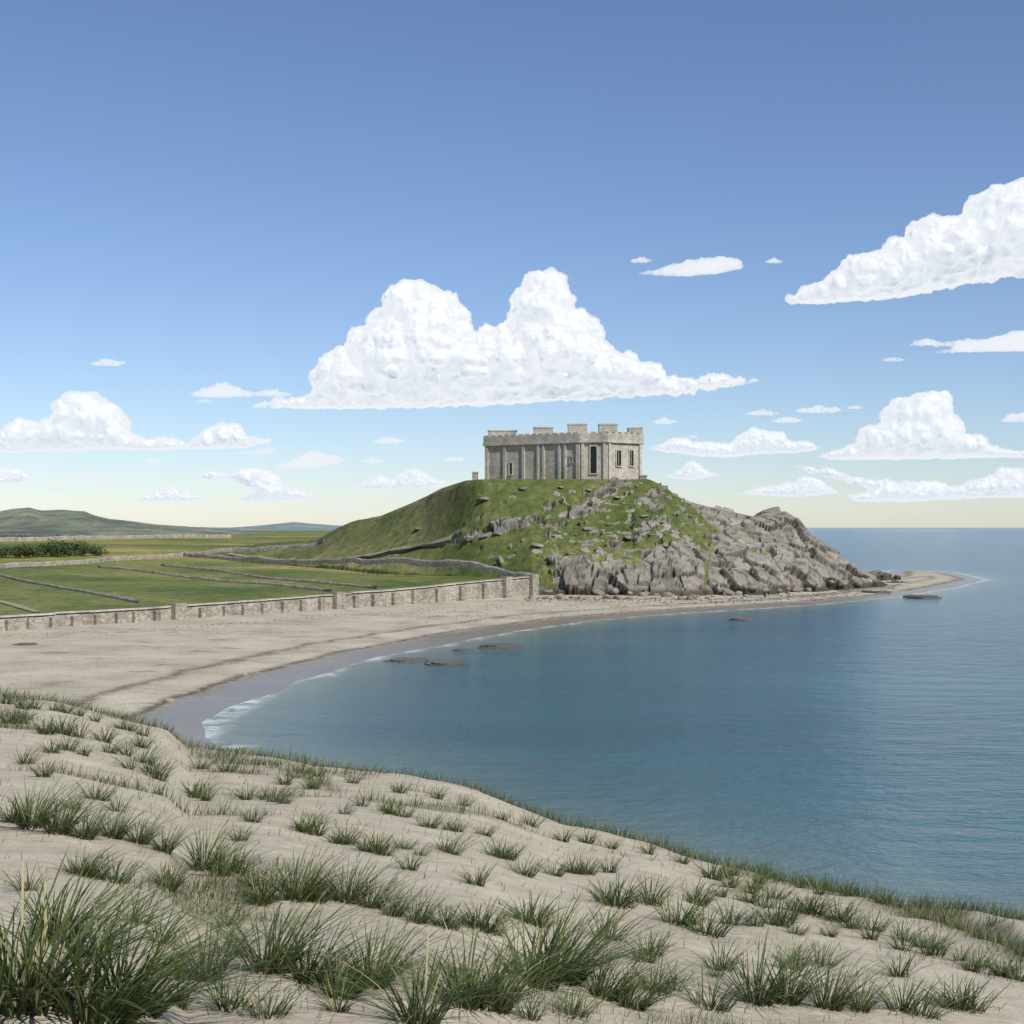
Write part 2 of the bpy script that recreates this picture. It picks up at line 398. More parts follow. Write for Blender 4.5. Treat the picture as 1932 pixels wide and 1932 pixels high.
Uq,Yg=np.meshgrid(ua,ya);X=Uq*np.maximum(Yg,7)
Z=dune(X,Yg)
add('dune',gridmesh('dune',X,Yg,Z,True,{'turf':turf(X,Yg)}),M_dune,kind='structure')
# ---------------------------------------------------------------- grass
M_bl=mat_blade('grass_blades')
def blades(P,h,w,az,lean,curl,rnd,seg=3):
    N=len(P);dx=np.cos(az);dy=np.sin(az)
    fa=az+np.pi/2+rng.normal(0,.6,N);wx=np.cos(fa)*w/2;wy=np.sin(fa)*w/2
    V=[];T=[]
    for i in range(seg+1):
        t=i/seg;s=h*(lean*t+curl*t*t);zz=h*(t-.45*curl*t*t*np.minimum(1,curl+lean))
        cx=P[:,0]+dx*s;cy=P[:,1]+dy*s;cz=P[:,2]+zz
        if i<seg:
            k=1-.45*t
            V+= [np.stack([cx-wx*k,cy-wy*k,cz],1),np.stack([cx+wx*k,cy+wy*k,cz],1)];T+=[t,t]
        else: V.append(np.stack([cx,cy,cz],1));T.append(1.)
    nv=2*seg+1
    A=np.stack(V,1).reshape(-1,3);b=np.arange(N)[:,None]*nv
    q=np.concatenate([b+np.array([2*i,2*i+1,2*i+3,2*i+2]) for i in range(seg-1)],0)
    t3=b+np.array([2*seg-2,2*seg-1,2*seg])
    return A,q,t3,np.tile(np.array(T),N),np.repeat(rnd,nv)
N=450000
yy=np.exp(rng.uniform(np.log(3.2),np.log(66),N));uu=rng.uniform(-.52,.5,N);xx=uu*yy
tf_=turf(xx,yy)
keep=rng.uniform(0,1,N)<(.012+.85*tf_**1.5)
xx,yy,tf_=xx[keep],yy[keep],tf_[keep];N=len(xx);pn2=fbm(xx/6,yy/6,3,91)
P=np.stack([xx,yy,dune(xx,yy)-.01],1)
hh=(.05+.07*rng.random(N)+.2*tf_*rng.random(N)**1.5)*np.interp(yy,[4,15,60],[.9,1.3,2.5])
ww=np.interp(yy,[3,10,30,60],[.004,.006,.013,.022])
az=rng.normal(.3,1.1,N)
A,q,t3,tip,rd=blades(P,hh,ww,az,rng.uniform(.1,.5,N),rng.uniform(0,.5,N),np.clip(rng.beta(1.8,1.9,N)+pn2*.22,0,1),2)
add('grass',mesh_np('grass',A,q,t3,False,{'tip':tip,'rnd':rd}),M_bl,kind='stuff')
def tuft_mesh(n,spread,seed,bias,w=.018):
    r=np.random.default_rng(seed)
    ang=r.uniform(0,2*np.pi,n);rad=spread*np.sqrt(r.random(n))*.5
    P=np.stack([np.cos(ang)*rad,np.sin(ang)*rad*.8,np.full(n,-.03)],1)
    h=r.uniform(.45,1.08,n);az=ang+r.normal(0,.45,n)
    lean=r.uniform(.1,.45,n)+rad/spread*.7;curl=r.uniform(.1,1.,n)**1.2
    ax=np.cos(az)*(lean)+bias*r.uniform(.3,1,n);ay=np.sin(az)*lean
    A,q,t3,tip,rd=blades(P,h,np.full(n,w)*r.uniform(.7,1.3,n),np.arctan2(ay,ax),np.hypot(ax,ay)*.8,curl,np.clip(r.beta(1.5,2.1,n),0,1),6)
    return mesh_np('tuft',A,q,t3,False,{'tip':tip,'rnd':rd})
tm=[tuft_mesh(n,s_,s,b,.036) for s,b,n,s_ in ((1,.1,60,.5),(2,.3,75,.7),(3,.45,60,.7),(4,.0,45,.4),(5,.25,85,.8))]
big=[tuft_mesh(n,s_,s,b,.021) for s,b,n,s_ in ((11,.2,130,.4),(12,.45,145,.45),(13,.8,150,.45),(14,-.05,115,.38))]
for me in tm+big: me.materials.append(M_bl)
T=[(25,1905,215,3),(75,1900,200,3),(190,1925,190,2),(110,1770,120,1),(165,1800,90,1),(250,1905,170,2),(390,1845,100,3),(510,1830,130,0),(590,1850,110,2),(640,1880,80,2),(700,1860,110,0),(790,1930,130,3),(880,1895,120,3),(930,1900,110,0),(1010,1855,130,1),(1060,1850,110,2),(1140,1880,80,2),(1190,1900,70,2),(1425,1890,100,3),(1480,1890,90,0),(1560,1900,85,0),(1620,1905,60,0),(560,1695,85,0),(600,1700,60,0),(655,1700,75,0),(700,1710,60,1),(740,1725,50,1),(785,1738,45,1),(385,1640,75,0),(420,1650,60,0),(60,1560,80,0),(110,1570,75,0),(160,1580,60,0),(215,1580,55,0),(265,1590,55,0),(310,1605,50,0),(320,1675,45,0),(25,1550,50,0),
(165,1650,45),(218,1662,40),(55,1678,40),(265,1740,45),(310,1775,55),(495,1705,45),(450,1645,35),(480,1670,35),(185,1508,32),(225,1530,30),(50,1440,28),(85,1465,28),(22,1365,25),(42,1365,25),(375,1505,30),(520,1512,30),(465,1508,28),(585,1570,35),(655,1592,30),(710,1608,35),(685,1520,25),(740,1535,25),(810,1560,25),(852,1610,32),(950,1618,30),(900,1668,35),(775,1640,30),(1005,1742,45),(848,1750,35),(912,1752,45),(1165,1708,45),(1228,1705,40),(1312,1705,38),(1095,1648,30),(1150,1645,28),(1145,1770,45),(1280,1742,45),(1335,1762,45),(1382,1742,35),(1468,1745,45),(1218,1812,45),(1360,1828,40),(1240,1870,50),(1270,1865,40),(1490,1825,40),(1550,1820,35),(1340,1900,60),(1695,1840,40),(1700,1905,60),(1740,1915,50),(1810,1900,55),(440,1900,70),(340,1895,50),(508,1915,55),(330,1840,50),(430,1800,55),(990,1650,30),(1046,1650,25),(1410,1700,28),(1440,1710,30),(120,1385,30),(90,1385,28),(150,1390,28),(200,1400,28),(240,1425,28),(275,1440,30),(300,1470,30),(210,1420,25),(130,1415,24),(100,1420,22),(160,1425,20),(245,1450,26),(290,1460,28),(1640,1770,35),(1700,1790,35),(1760,1800,35),(1830,1830,35),(1890,1840,35),(1580,1735,30),(1520,1720,30),(380,1450,22),(430,1455,24),(540,1480,24),(590,1488,24),(1370,1655,26),(1420,1675,26),(478,1550,24),(455,1585,24),(650,1535,20),(915,1575,20),(762,1600,22),(793,1612,20),(1360,1690,22),(1425,1745,24),(1565,1765,24),(140,1525,26),(430,1745,36),(270,1410,22),(640,1905,40),(1080,1915,45),(1000,1920,45),
(570,1565,28),(600,1575,28),(640,1590,24),(695,1605,28),(725,1612,26),(725,1530,20),(760,1540,22),(845,1565,20),(862,1568,20),(840,1605,24),(965,1620,24),(935,1615,24),(1080,1645,24),(1110,1648,24),(1140,1700,35),(1185,1710,30),(1320,1700,26),(1350,1840,28),(1300,1740,28),(1230,1800,34),(1480,1740,30),(1500,1820,28),(505,1700,38),(365,1500,24),(390,1510,24),(500,1508,22),(535,1515,22),(145,1645,34),(180,1655,34),(1790,1900,45),(1830,1905,40),(1500,1760,22),(835,1745,34),(930,1760,34),(890,1745,30),(990,1735,34),(1020,1745,34)]
for i in range(16):
    px=1350+i*38+random.uniform(-12,12);T.append((px,np.interp(px,[1340,1932],[1660,1850])+random.uniform(-6,6),random.uniform(24,36)))
for i in range(22):
    px=560+i*62+random.uniform(-25,25);T.append((px,float(np.interp((px-CX)/F,Du,Dv))*F+HY+random.uniform(5,14),random.uniform(16,24)))
for i in range(10):
    px=10+i*30+random.uniform(-10,10);T.append((px,float(np.interp((px-CX)/F,Du,Dv))*F+HY+random.uniform(6,12),random.uniform(16,24)))
for i,tt in enumerate(T):
    px,py,hp=tt[:3]
    r=hit(px,py,dune,3,70)
    if r is None: continue
    x,y,z=r;hgt=max(hp*y/F*1.05,.12)
    me=big[tt[3]] if len(tt)>3 else random.choice(tm)
    lab="tall arching clump of green and straw marram grass on the dune" if hp>=100 else ("medium tuft of marram grass rising from pale sand" if hp>=50 else "small spiky tuft of coarse grass in the dune sand")
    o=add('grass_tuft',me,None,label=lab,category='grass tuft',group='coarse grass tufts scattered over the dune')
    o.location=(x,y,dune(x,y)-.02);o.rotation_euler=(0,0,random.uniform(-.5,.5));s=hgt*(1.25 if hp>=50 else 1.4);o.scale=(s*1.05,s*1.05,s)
# ---------------------------------------------------------------- castle
M_c=mat_stone('castle_masonry',(.37,.335,.265),(.5,.455,.37),.8,.8)
M_c2=mat_stone('dressed_stone',(.42,.38,.3),(.54,.49,.4),.6,.8)
M_w=mat_stone('wall_rubble',(.24,.21,.165),(.42,.375,.3),1.1)
M_dark=mat_plain('window_glass',(.012,.014,.018),.15);M_wood=mat_plain('weathered_timber',(.07,.05,.035),.8)
def at(px,Y): return ((px-CX)*Y/F,Y)
cl=[at(916,486),at(1094,467),at(1145,465),at(1211,474),at(1190,496),at(960,505)]
zb=35.5;zt=50.0;zp=52.7
castle=add('castle',None,label='squat pale stone castle with crenellated parapet on a rocky crag',category='castle')
castle.location=(15,480,36.5);castle.empty_display_size=5
inv=Vector((-15,-480,-36.5))
def part(name,mb_or_me,mat,parent=castle,**k):
    me=mb_or_me.mesh(name) if isinstance(mb_or_me,MB) else mb_or_me
    me.transform(Matrix.Translation(inv))
    o=add(name,me,mat,**k);o.parent=parent;return o
def offset(poly,d):
    n=len(poly);out=[]
    for i in range(n):
        p0=Vector(poly[i-1]);p=Vector(poly[i]);p1=Vector(poly[(i+1)%n])
        e0=(p-p0).normalized();e1=(p1-p).normalized()
        n0=Vector((e0.y,-e0.x));n1=Vector((e1.y,-e1.x));b=(n0+n1).normalized()
        out.append(tuple(p+b*d/max(b.dot(n0),.3)))
    return out
mb=MB();mb.prism(cl,zb,zt);wall_o=part('wall',mb,M_c)
mb=MB();mb.prism(offset(cl,.8),zt-.9,zt+.05);part('string_course',mb,M_c2)
mb=MB();po=offset(cl,.6);pi_=offset(cl,-.9);n=len(cl)
for i in range(n):
    j=(i+1)%n
    mb.prism([po[i],po[j],pi_[j],pi_[i]],zt+.06,zp-.45)
    a=Vector(po[i]);b=Vector(po[j]);e=(b-a);L=e.length;e.normalize();k=int(L/2.6);nn=Vector((e.y,-e.x))
    for t in range(k):
        c=a+e*((t+.5)*L/k)-nn*.58
        mb.obox((c.x,c.y),(e.x,e.y),1.7,1.1,zp-.453,zp)
part('parapet',mb,M_c)
mb=MB();mb.prism(offset(cl,-1.),zt+.06,zt+.3);part('roof',mb,mat_plain('lead_roof',(.16,.16,.16),.7))
def face(i):
    a=Vector(cl[i]);b=Vector(cl[(i+1)%n]);e=(b-a).normalized();return a,b,e,Vector((e.y,-e.x))
def on_face(i,px):
    a,b,e,nn=face(i);u=(px-CX)/F
    s=(u*a.y-a.x)/(e.x-u*e.y);return a+e*s,e,nn
for px,w in ((919,1.2),(953,1.0),(988,1.0),(1016,.8),(1026,.8),(1056,.8),(1067,.8),(1091,1.3)):
    c,e,nn=on_face(0,px);mb=MB();d=c+nn*.2
    mb.obox((d.x,d.y),(e.x,e.y),w,.7,zb,zt-.92)
    part('buttress',mb,M_c2)
for i,px in ((1,1100),(1,1141),(2,1149),(2,1207)):
    c,e,nn=on_face(i,px);mb=MB();d=c+nn*.2;mb.obox((d.x,d.y),(e.x,e.y),1.0,.7,zb,zt-.92);part('corner_pilaster',mb,M_c2)
def window(i,px,py0,py1,wpx,arch=False,door=False):
    c,e,nn=on_face(i,px);Y=c.y;z0=H+(HY-py1)*Y/F;z1=H+(HY-py0)*Y/F;w=wpx*Y/F
    mb=MB()
    N=8;prof=[(-w/2,z0),(w/2,z0)]
    if arch: prof+=[(w/2*math.cos(t*math.pi/N),z1-w/2+w/2*math.sin(t*math.pi/N)) for t in range(N+1)]
    else: prof+=[(w/2,z1),(-w/2,z1)]
    b0=len(mb.v);k=len(prof)
    for dd in (.04,-.2):
        for s,z in prof: p=c+e*s+nn*dd;mb.v.append((p.x,p.y,z))
    mb.f.append(tuple(range(b0,b0+k)));mb.f.append(tuple(range(b0+2*k-1,b0+k-1,-1)))
    for q in range(k):
        r=(q+1)%k;mb.f.append((b0+q,b0+k+q,b0+k+r,b0+r))
    W=part('door' if door else 'window',mb,M_wood if door else M_dark)
    mb=MB();t=.32
    for sx in (-1,1):
        d=c+e*(sx*(w/2+t/2))+nn*.1;mb.obox((d.x,d.y),(e.x,e.y),t,.4,z0,z1)
    d=c+nn*.12;mb.obox((d.x,d.y),(e.x,e.y),w+2*t+.1,.45,z1+.002,z1+.4)
    if not arch:
        d=c+nn*.06;mb.obox((d.x,d.y),(e.x,e.y),.14,.1,z0,z1-.003)
    part('frame',mb,M_c2,parent=W)
    mb=MB();d=c+nn*.18;mb.obox((d.x,d.y),(e.x,e.y),w+2*t+.2,.6,z0-.35,z0-.002)
    part('sill',mb,M_c2,parent=W)
window(1,1120,842,893,12,arch=True)
window(2,1167,850,879,11);window(2,1191,850,879,9)
window(0,964,874,895,6,arch=True,door=True);window(0,1078,862,872,4)
for px0,px1,top,Y in ((920,976,812,491),(1006,1044,806,483),(1071,1108,800,472),(1129,1165,800,472),(1184,1212,807,478)):
    z1=H+(HY-top)*Y/F;x0,x1=(px0-CX)*Y/F,(px1-CX)*Y/F;w=x1-x0
    mb=MB();mb.obox(((x0+x1)/2,Y),(1,0),w*.96,4.6,zt+.3,z1-.45);T_=part('turret',mb,M_c)
    mb=MB();mb.obox(((x0+x1)/2,Y),(1,0),w,4.9,z1-.445,z1);part('turret_cap',mb,M_c2,parent=T_)
def pillar(name,px0,px1,py,Y,label,cat):
    x0,x1=at(px0,Y)[0],at(px1,Y)[0];c=((x0+x1)/2,Y);w=x1-x0;z0=35.5;z1=H+(HY-py)*Y/F
    o=add(name,None,label=label,category=cat);o.location=(c[0],c[1],z0)
    mb=MB();mb.obox((0,0),(1,0),w*.85,w*.85,0,z1-z0-.4);p=add('shaft',mb.mesh('shaft'),M_w);p.parent=o
    mb=MB();mb.obox((0,0),(1,0),w,w,z1-z0-.398,z1-z0);p=add('coping',mb.mesh('coping'),M_c2);p.parent=o
pillar('gate_pillar',890,903,890,478,'square stone gate pillar beside the castle on the hilltop','pillar')
pillar('stone_hut',1206,1221,896,468,'small square stone hut below the castle corner','hut')
# ---------------------------------------------------------------- walls
def drape_wall(name,pts,h,t,label,fn,group=None,mat=M_w,step=4.,jit=.1,ztop=None):
    P=[];
    for a,b in zip(pts[:-1],pts[1:]):
        L=math.hypot(b[0]-a[0],b[1]-a[1]);k=max(1,int(L/step))
        P+=[(a[0]+(b[0]-a[0])*i/k,a[1]+(b[1]-a[1])*i/k) for i in range(k)]
    P.append(pts[-1]);P=np.array(P);g=fn(P[:,0],P[:,1])
    d=np.gradient(P,axis=0);d/=np.linalg.norm(d,axis=1)[:,None];nrm=np.stack([-d[:,1],d[:,0]],1)
    top=(g+h if ztop is None else ztop(P))+rng.normal(0,jit,len(P))
    V=[];prof=[(-.6,0),(-.5,.8),(-.3,1.),(.3,1.),(.5,.8),(.6,0)]
    c=P.mean(0);base=g.min()-1.
    bot=g-1.2
    for s,k in prof:
        V.append(np.stack([P[:,0]+nrm[:,0]*s*t-c[0],P[:,1]+nrm[:,1]*s*t-c[1],bot+(top-bot)*k-base],1))
    V=np.stack(V,1);m,k,_=V.shape;idx=np.arange(m*k).reshape(m,k)
    q=np.stack([idx[:-1,:-1],idx[1:,:-1],idx[1:,1:],idx[:-1,1:]],-1).reshape(-1,4)
    caps=[]
    for r in (0,m-1): caps+= [(idx[r,0],idx[r,i],idx[r,i+1]) for i in range(1,k-1)]
    o=add(name,mesh_np(name,V.reshape(-1,3),q,caps,False),mat,label=label,category='wall',group=group);o.location=(c[0],c[1],base)
    return o,P,top,g,c,base
Wl=WA-WD*170
so,P,top,g,c,base=drape_wall('sea_wall',[tuple(Wl),tuple(WB)],3,1.3,'long rubble stone sea wall with buttresses above the beach',land,mat=M_w,
   ztop=lambda P:wall_top((P-WA)@WD))
mbc=MB()
for i in range(len(P)-1):
    a=Vector(P[i])-Vector(c);b=Vector(P[i+1])-Vector(c);e=(b-a).normalized();m=(a+b)/2
    z=(top[i]+top[i+1])/2-base
    mbc.obox((m.x,m.y),(e.x,e.y),(b-a).length-.03,1.7,z+.02,z+.3)
add('coping',mbc.mesh('coping'),M_c2,parent=so)
for px in (-40,12,52,95,135,178,218,250,290,330,375,420,455,492,530,565,600,632,665,700,738,775,820,865,908,950,1000):
    u=(px-CX)/F;s=(u*WA[1]-WA[0])/(WD[0]-u*WD[1]);q=WA+WD*s
    zt_=float(wall_top(s));mb=MB();cc=q-WN*1.1-c
    big_=px in (330,632,950,1000)
    mb.obox(cc,WD,3. if big_ else 1.3,2.0 if big_ else 1.1,-.4,zt_-base+(.8 if big_ else -.5))
    add('buttress',mb.mesh('buttress'),M_w,parent=so)
def hp(px,py,y0=250,y1=1500):
    r=hit(px,py,ground,y0,y1,4000);return None if r is None else (r[0],r[1])
def wall_px(pix,h,label,t=.9,group='dry stone field walls on the headland'):
    pts=[hp(*p) for p in pix]
    pts=[p for p in pts if p]
    if len(pts)>1: drape_wall('field_wall',pts,h,t,label,ground,group,jit=.06)
wall_px([(1003,1092),(350,1048)],1.7,'dry stone wall crossing the pasture to the shore')
wall_px([(-160,1085),(345,1049)],1.6,'dry stone wall along the upper edge of pasture')
wall_px([(345,1049),(450,1040),(610,1022)],1.5,'dry stone wall climbing toward the castle hill')
wall_px([(632,1058),(780,1035),(860,1022)],.9,'low stone wall beside track up the castle hill',.6)
wall_px([(185,1071),(625,1117)],.7,'low tumbled stone wall dividing the pasture',.6)
wall_px([(305,1068),(712,1111)],.7,'low tumbled stone wall dividing the pasture',.6)
wall_px([(-100,1066),(262,1139)],.7,'low tumbled stone wall dividing the pasture',.6)
def far_wall(a,b,Y0,Y1,h,label):
    pts=[((a-CX)*Y0/F,Y0),((b-CX)*Y1/F,Y1)];drape_wall('field_wall',pts,h,1.2,label,ground,'dry stone field walls on the headland')
far_wall(-100,435,700,900,2.2,'long field wall in front of the low hills')
far_wall(-160,110,1000,800,2.2,'field wall slanting down from the low hills')
M_path=NT('worn_path');M_path.color(M_path.ramp(M_path.noise(.6,5,.7),[(.3,(.2,.175,.11)),(.7,(.33,.29,.2))]));M_path.rough(.95);M_path=M_path.m
def path(pix,w,nm='path'):
    pts=[hp(*p) for p in pix];pts=[p for p in pts if p]
    P=[]
    for a,b in zip(pts[:-1],pts[1:]):
        L=math.hypot(b[0]-a[0],b[1]-a[1]);k=max(1,int(L/3));P+=[(a[0]+(b[0]-a[0])*i/k,a[1]+(b[1]-a[1])*i/k) for i in range(k)]
    P=np.array(P+[pts[-1]]);d=np.gradient(P,axis=0);d/=np.linalg.norm(d,axis=1)[:,None]+1e-9
    nr=np.stack([-d[:,1],d[:,0]],1);wv=w*(1+.35*fbm(np.arange(len(P))/5.,np.zeros(len(P)),2,3))[:,None]
    S=np.stack([P+nr*wv*k for k in (-.5,0,.5)],1);Z=ground(S[...,0],S[...,1]);Z=np.maximum(Z,Z.mean(1,keepdims=True))+.2
    add(nm,gridmesh(nm,S[...,0],S[...,1],Z,True),M_path,kind='structure')
path([(-60,1122),(72,1156)],2.)
path([(430,1046),(632,1058),(740,1040),(850,1022)],2.5)
# ---------------------------------------------------------------- rocks
def rock_mesh(seed,sub=3,cuts=14,flat=.7):
    bm=bmesh.new();bmesh.ops.create_icosphere(bm,subdivisions=sub,radius=1)
    v=np.array([p.co[:] for p in bm.verts]);f=[tuple(w.index for w in p.verts) for p in bm.faces];bm.free()
    r=np.random.default_rng(seed)
    for _ in range(cuts):
        nd=r.normal(size=3);nd/=np.linalg.norm(nd);h=r.uniform(.45,.85);s=v@nd;v=v-np.outer(np.maximum(s-h,0),nd)
    v*=1+.06*(vn3(v[:,0]*4+seed,v[:,1]*4,v[:,2]*4,seed)-.5)[:,None]
    v[:,2]*=flat
    return mesh_np('rock',v,None,np.array(f),False)
def slab_mesh(seed):
    r=np.random.default_rng(seed);mb=MB();z=-.12
    cx=cy=0.;R0=1.
    for lay in range(3):
        n=13;a=np.linspace(0,2*np.pi,n,endpoint=False)+r.uniform(-.15,.15,n);rad=R0*r.uniform(.78,1.02,n)
        poly=[(cx+rad[i]*math.cos(a[i]),cy+rad[i]*.9*math.sin(a[i])) for i in range(n)]
        th=r.uniform(.045,.07);mb.prism(poly,[z]*n,[z+th+r.uniform(-.008,.012) for _ in range(n)])
        z+=th-.004;cx+=r.uniform(-.1,.1);cy+=r.uniform(0,.08);R0*=r.uniform(.82,.92)
    me=mb.mesh('slab');bm=bmesh.new();bm.from_mesh(me);bmesh.ops.triangulate(bm,faces=bm.faces[:]);bmesh.ops.subdivide_edges(bm,edges=bm.edges[:],cuts=2,use_grid_fill=True)
    for v in bm.verts:
        n_=vn3(np.array([v.co.x*5]),np.array([v.co.y*5]),np.array([v.co.z*9]),seed)[0]-.5;v.co.x+=n_*.06;v.co.y+=n_*.05;v.co.z+=n_*.02
    bm.to_mesh(me);bm.free();return me
rm=[rock_mesh(s) for s in range(8)]
for me in rm: me.materials.append(M_rock)
wm=[slab_mesh(s+20) for s in range(6)]
for me in wm: me.materials.append(M_weed)
def put_rock(px,py,wpx,me,fn,y0,y1,name,label,cat,group,sy=1.,sz=1.,slab=False):
    r=hit(px,py,fn,y0,y1,2500)
    if r is None: return
    x,y,z=r;s=wpx*y/F/2
    o=add(name,me,None,label=label,category=cat,group=group)
    o.location=(x,y,max(z,-.1)+(s*.03 if slab else s*sz*.26-s*.1))
    o.rotation_euler=(random.uniform(-.02,.02) if slab else random.uniform(-.12,.12),random.uniform(-.02,.02),random.uniform(-.2,.2) if slab else random.uniform(0,6.28));o.scale=(s,s*sy,s*sz)
for i in range(46):
    t=i/45;px=1010+(1650-1010)*t+random.uniform(-8,8);py=np.interp(px,[1000,1330,1560,1655],[1124,1126,1113,1097])+random.uniform(-6,6)
    put_rock(px,py,random.uniform(12,30),random.choice(rm),ground,300,560,'boulder','angular grey boulder fallen at the foot of the crag','boulder','boulders along the foot of the crag')
for px,py,w in ((885,1018,40),(915,1012,36),(940,1008,28),(910,943,34),(1015,1030,34),(985,923,30),(1110,925,22),(1190,1017,40),(1165,940,26),(1110,998,28),(1215,975,24),(1250,985,18),(1275,972,20),(1300,975,16),(1280,1000,18),(790,998,26),(1060,920,20),(1130,1035,24),(1185,1052,20),(1045,1012,26),(1230,1010,18),(1255,1030,20),(1150,990,18),(1085,1010,20),(1200,955,18),(1075,1045,20)):
    put_rock(px,py,w*.8,random.choice(rm),ground,380,560,'boulder','weathered rock outcrop in the grass slope below the castle','boulder','rock outcrops on the castle hill',sz=.6)
zf=lambda x,y:np.maximum(land(x,y),0)
for px,py,w,l in ((768,1247,104,'long flat weed covered rock ledge in shallow water'),(846,1253,104,'flat layered rock ledge at the edge of shallow water'),(876,1227,56,'small dark flat rock in the shallows'),(946,1221,112,'long low dark rock in the shallows'),(1402,1170,70,'low dark rock awash off the beach'),(1745,1128,84,'dark low rock shelf off the sand spit'),(1650,1118,76,'dark low rock shelf at the tip of crag'),(48,1216,56,'flat dark rock on the beach')):
    put_rock(px,py,w,wm[int(px)%6],zf,120,600,'rock',l,'rock',"low weed covered rocks around the bay",sy=1.,sz=1.35,slab=True)
V=[];Tt=[]
base_me=rock_mesh(99,1,6,.5);bv=np.empty(len(base_me.vertices)*3,np.float32);base_me.vertices.foreach_get('co',bv);bv=bv.reshape(-1,3)
bt=np.array([tuple(p.vertices) for p in base_me.polygons])
pts=[]
for _ in range(1500):
    px=random.uniform(990,1690);py=np.interp(px,[990,1330,1560,1655,1700],[1130,1131,1120,1103,1108])+abs(random.gauss(0,5))-3;pts.append((px,py,random.uniform(2,9)))
for _ in range(700):
    px=random.uniform(-20,1000);py=np.interp(px,[0,330,630,1005],[1200,1182,1160,1133])+abs(random.gauss(0,6));pts.append((px,py,random.uniform(1.5,6)))
for _ in range(350):
    px=random.uniform(800,1600);py=np.interp(px,[800,1600],[1165,1128])+random.gauss(0,5);pts.append((px,py,random.uniform(2,7)))
for px,py,w in pts:
    Y=(H-1.1)*F/(py-HY);x=(px-CX)*Y/F;s=w*Y/F/2;a=random.uniform(0,6.28);ca,sa=math.cos(a),math.sin(a)
    v=bv*np.array([s,s*.8,s*.6]);v=np.stack([v[:,0]*ca-v[:,1]*sa+x,v[:,0]*sa+v[:,1]*ca+Y,v[:,2]],1);V.append(v);Tt.append((x,Y))
zz=np.maximum(land(np.array([t[0] for t in Tt]),np.array([t[1] for t in Tt])),-.1)
for v,z in zip(V,zz): v[:,2]+=z
nb=len(bv);tri=np.concatenate([bt+i*nb for i in range(len(V))])
add('shingle',mesh_np('shingle',np.concatenate(V),None,tri,False),M_weed,kind='stuff')
# ---------------------------------------------------------------- shrubs
M_leaf=NT('foliage');rr=M_leaf.attr('rnd');M_leaf.color(M_leaf.ramp(rr,[(0.,(.03,.05,.015)),(.5,(.06,.09,.025)),(1.,(.11,.13,.045))]));M_leaf.rough(.7);M_leaf=M_leaf.m
M_bark=mat_plain('bark',(.07,.055,.04),.9)
def crown_mesh(seed,n=1600):
    r=np.random.default_rng(seed);cl_=r.normal(size=(12,3))*np.array([.5,.5,.17])+np.array([0,0,.45])
    ci=r.integers(0,12,n);p=cl_[ci]+r.normal(size=(n,3))*np.array([.17,.17,.12]);p[:,2]=np.abs(p[:,2])
    a=r.normal(size=(n,3));a/=np.linalg.norm(a,axis=1)[:,None];b=np.cross(a,r.normal(size=(n,3)));b/=np.linalg.norm(b,axis=1)[:,None];s=.055
    v=np.stack([p-a*s,p+b*s*.7,p+a*s,p-b*s*.7],1).reshape(-1,3);q=np.arange(n*4).reshape(-1,4)
    return mesh_np('crown',v,q,None,False,{'rnd':np.repeat(np.clip(r.random(n)*.6+p[:,2]*.4-.1,0,1),4)})
cm=[crown_mesh(s) for s in range(4)]
for me in cm: me.materials.append(M_leaf)
tk=bmesh.new();bmesh.ops.create_cone(tk,cap_ends=True,segments=8,radius1=.05,radius2=.02,depth=.6,matrix=Matrix.Translation((0,0,.2)))
tkm=bpy.data.meshes.new('trunk');tk.to_mesh(tkm);tkm.materials.append(M_bark)
for px,py,h in ((-30,1051,28),(12,1052,20),(38,1053,30),(58,1051,17),(86,1050,31),(108,1051,19),(133,1049,36),(155,1049,22),(180,1048,14)):
    r=hit(px,py,ground,280,2200,4000)
    if r is None: continue
    x,y,z=r;s=h*y/F
    o=add('tree',None,label='wind-shaped low green tree in the hedge beyond the pasture',category='tree',group='scrubby trees beyond the pasture');o.location=(x,y,z-.2)
    o.scale=(s*1.2,s*1.2,s)
    add('trunk',tkm,None,parent=o);c_=add('crown',random.choice(cm),None,parent=o);c_.rotation_euler=(0,0,random.uniform(0,6))
# ---------------------------------------------------------------- clouds
def ico(sub):
    bm=bmesh.new();bmesh.ops.create_icosphere(bm,subdivisions=sub,radius=1);v=np.array([p.co[:] for p in bm.verts]);f=np.array([tuple(w.index for w in p.verts) for p in bm.faces]);bm.free();return v,f
IV,IT=ico(2)
def pdist(px,py,poly):
    P=np.array(poly,float);d=np.full(px.shape,1e9);ins=np.zeros(px.shape,bool)
    for i in range(len(P)):
        a=P[i];b=P[(i+1)%len(P)];e=b-a;L=e@e+1e-9
        t=np.clip(((px-a[0])*e[0]+(py-a[1])*e[1])/L,0,1)
        d=np.minimum(d,np.hypot(px-a[0]-t*e[0],py-a[1]-t*e[1]))
        c=(a[1]>py)!=(b[1]>py)
        with np.errstate(all='ignore'): ins^=c&(px<(b[0]-a[0])*(py-a[1])/(b[1]-a[1]+1e-12)+a[0])
    return d,ins
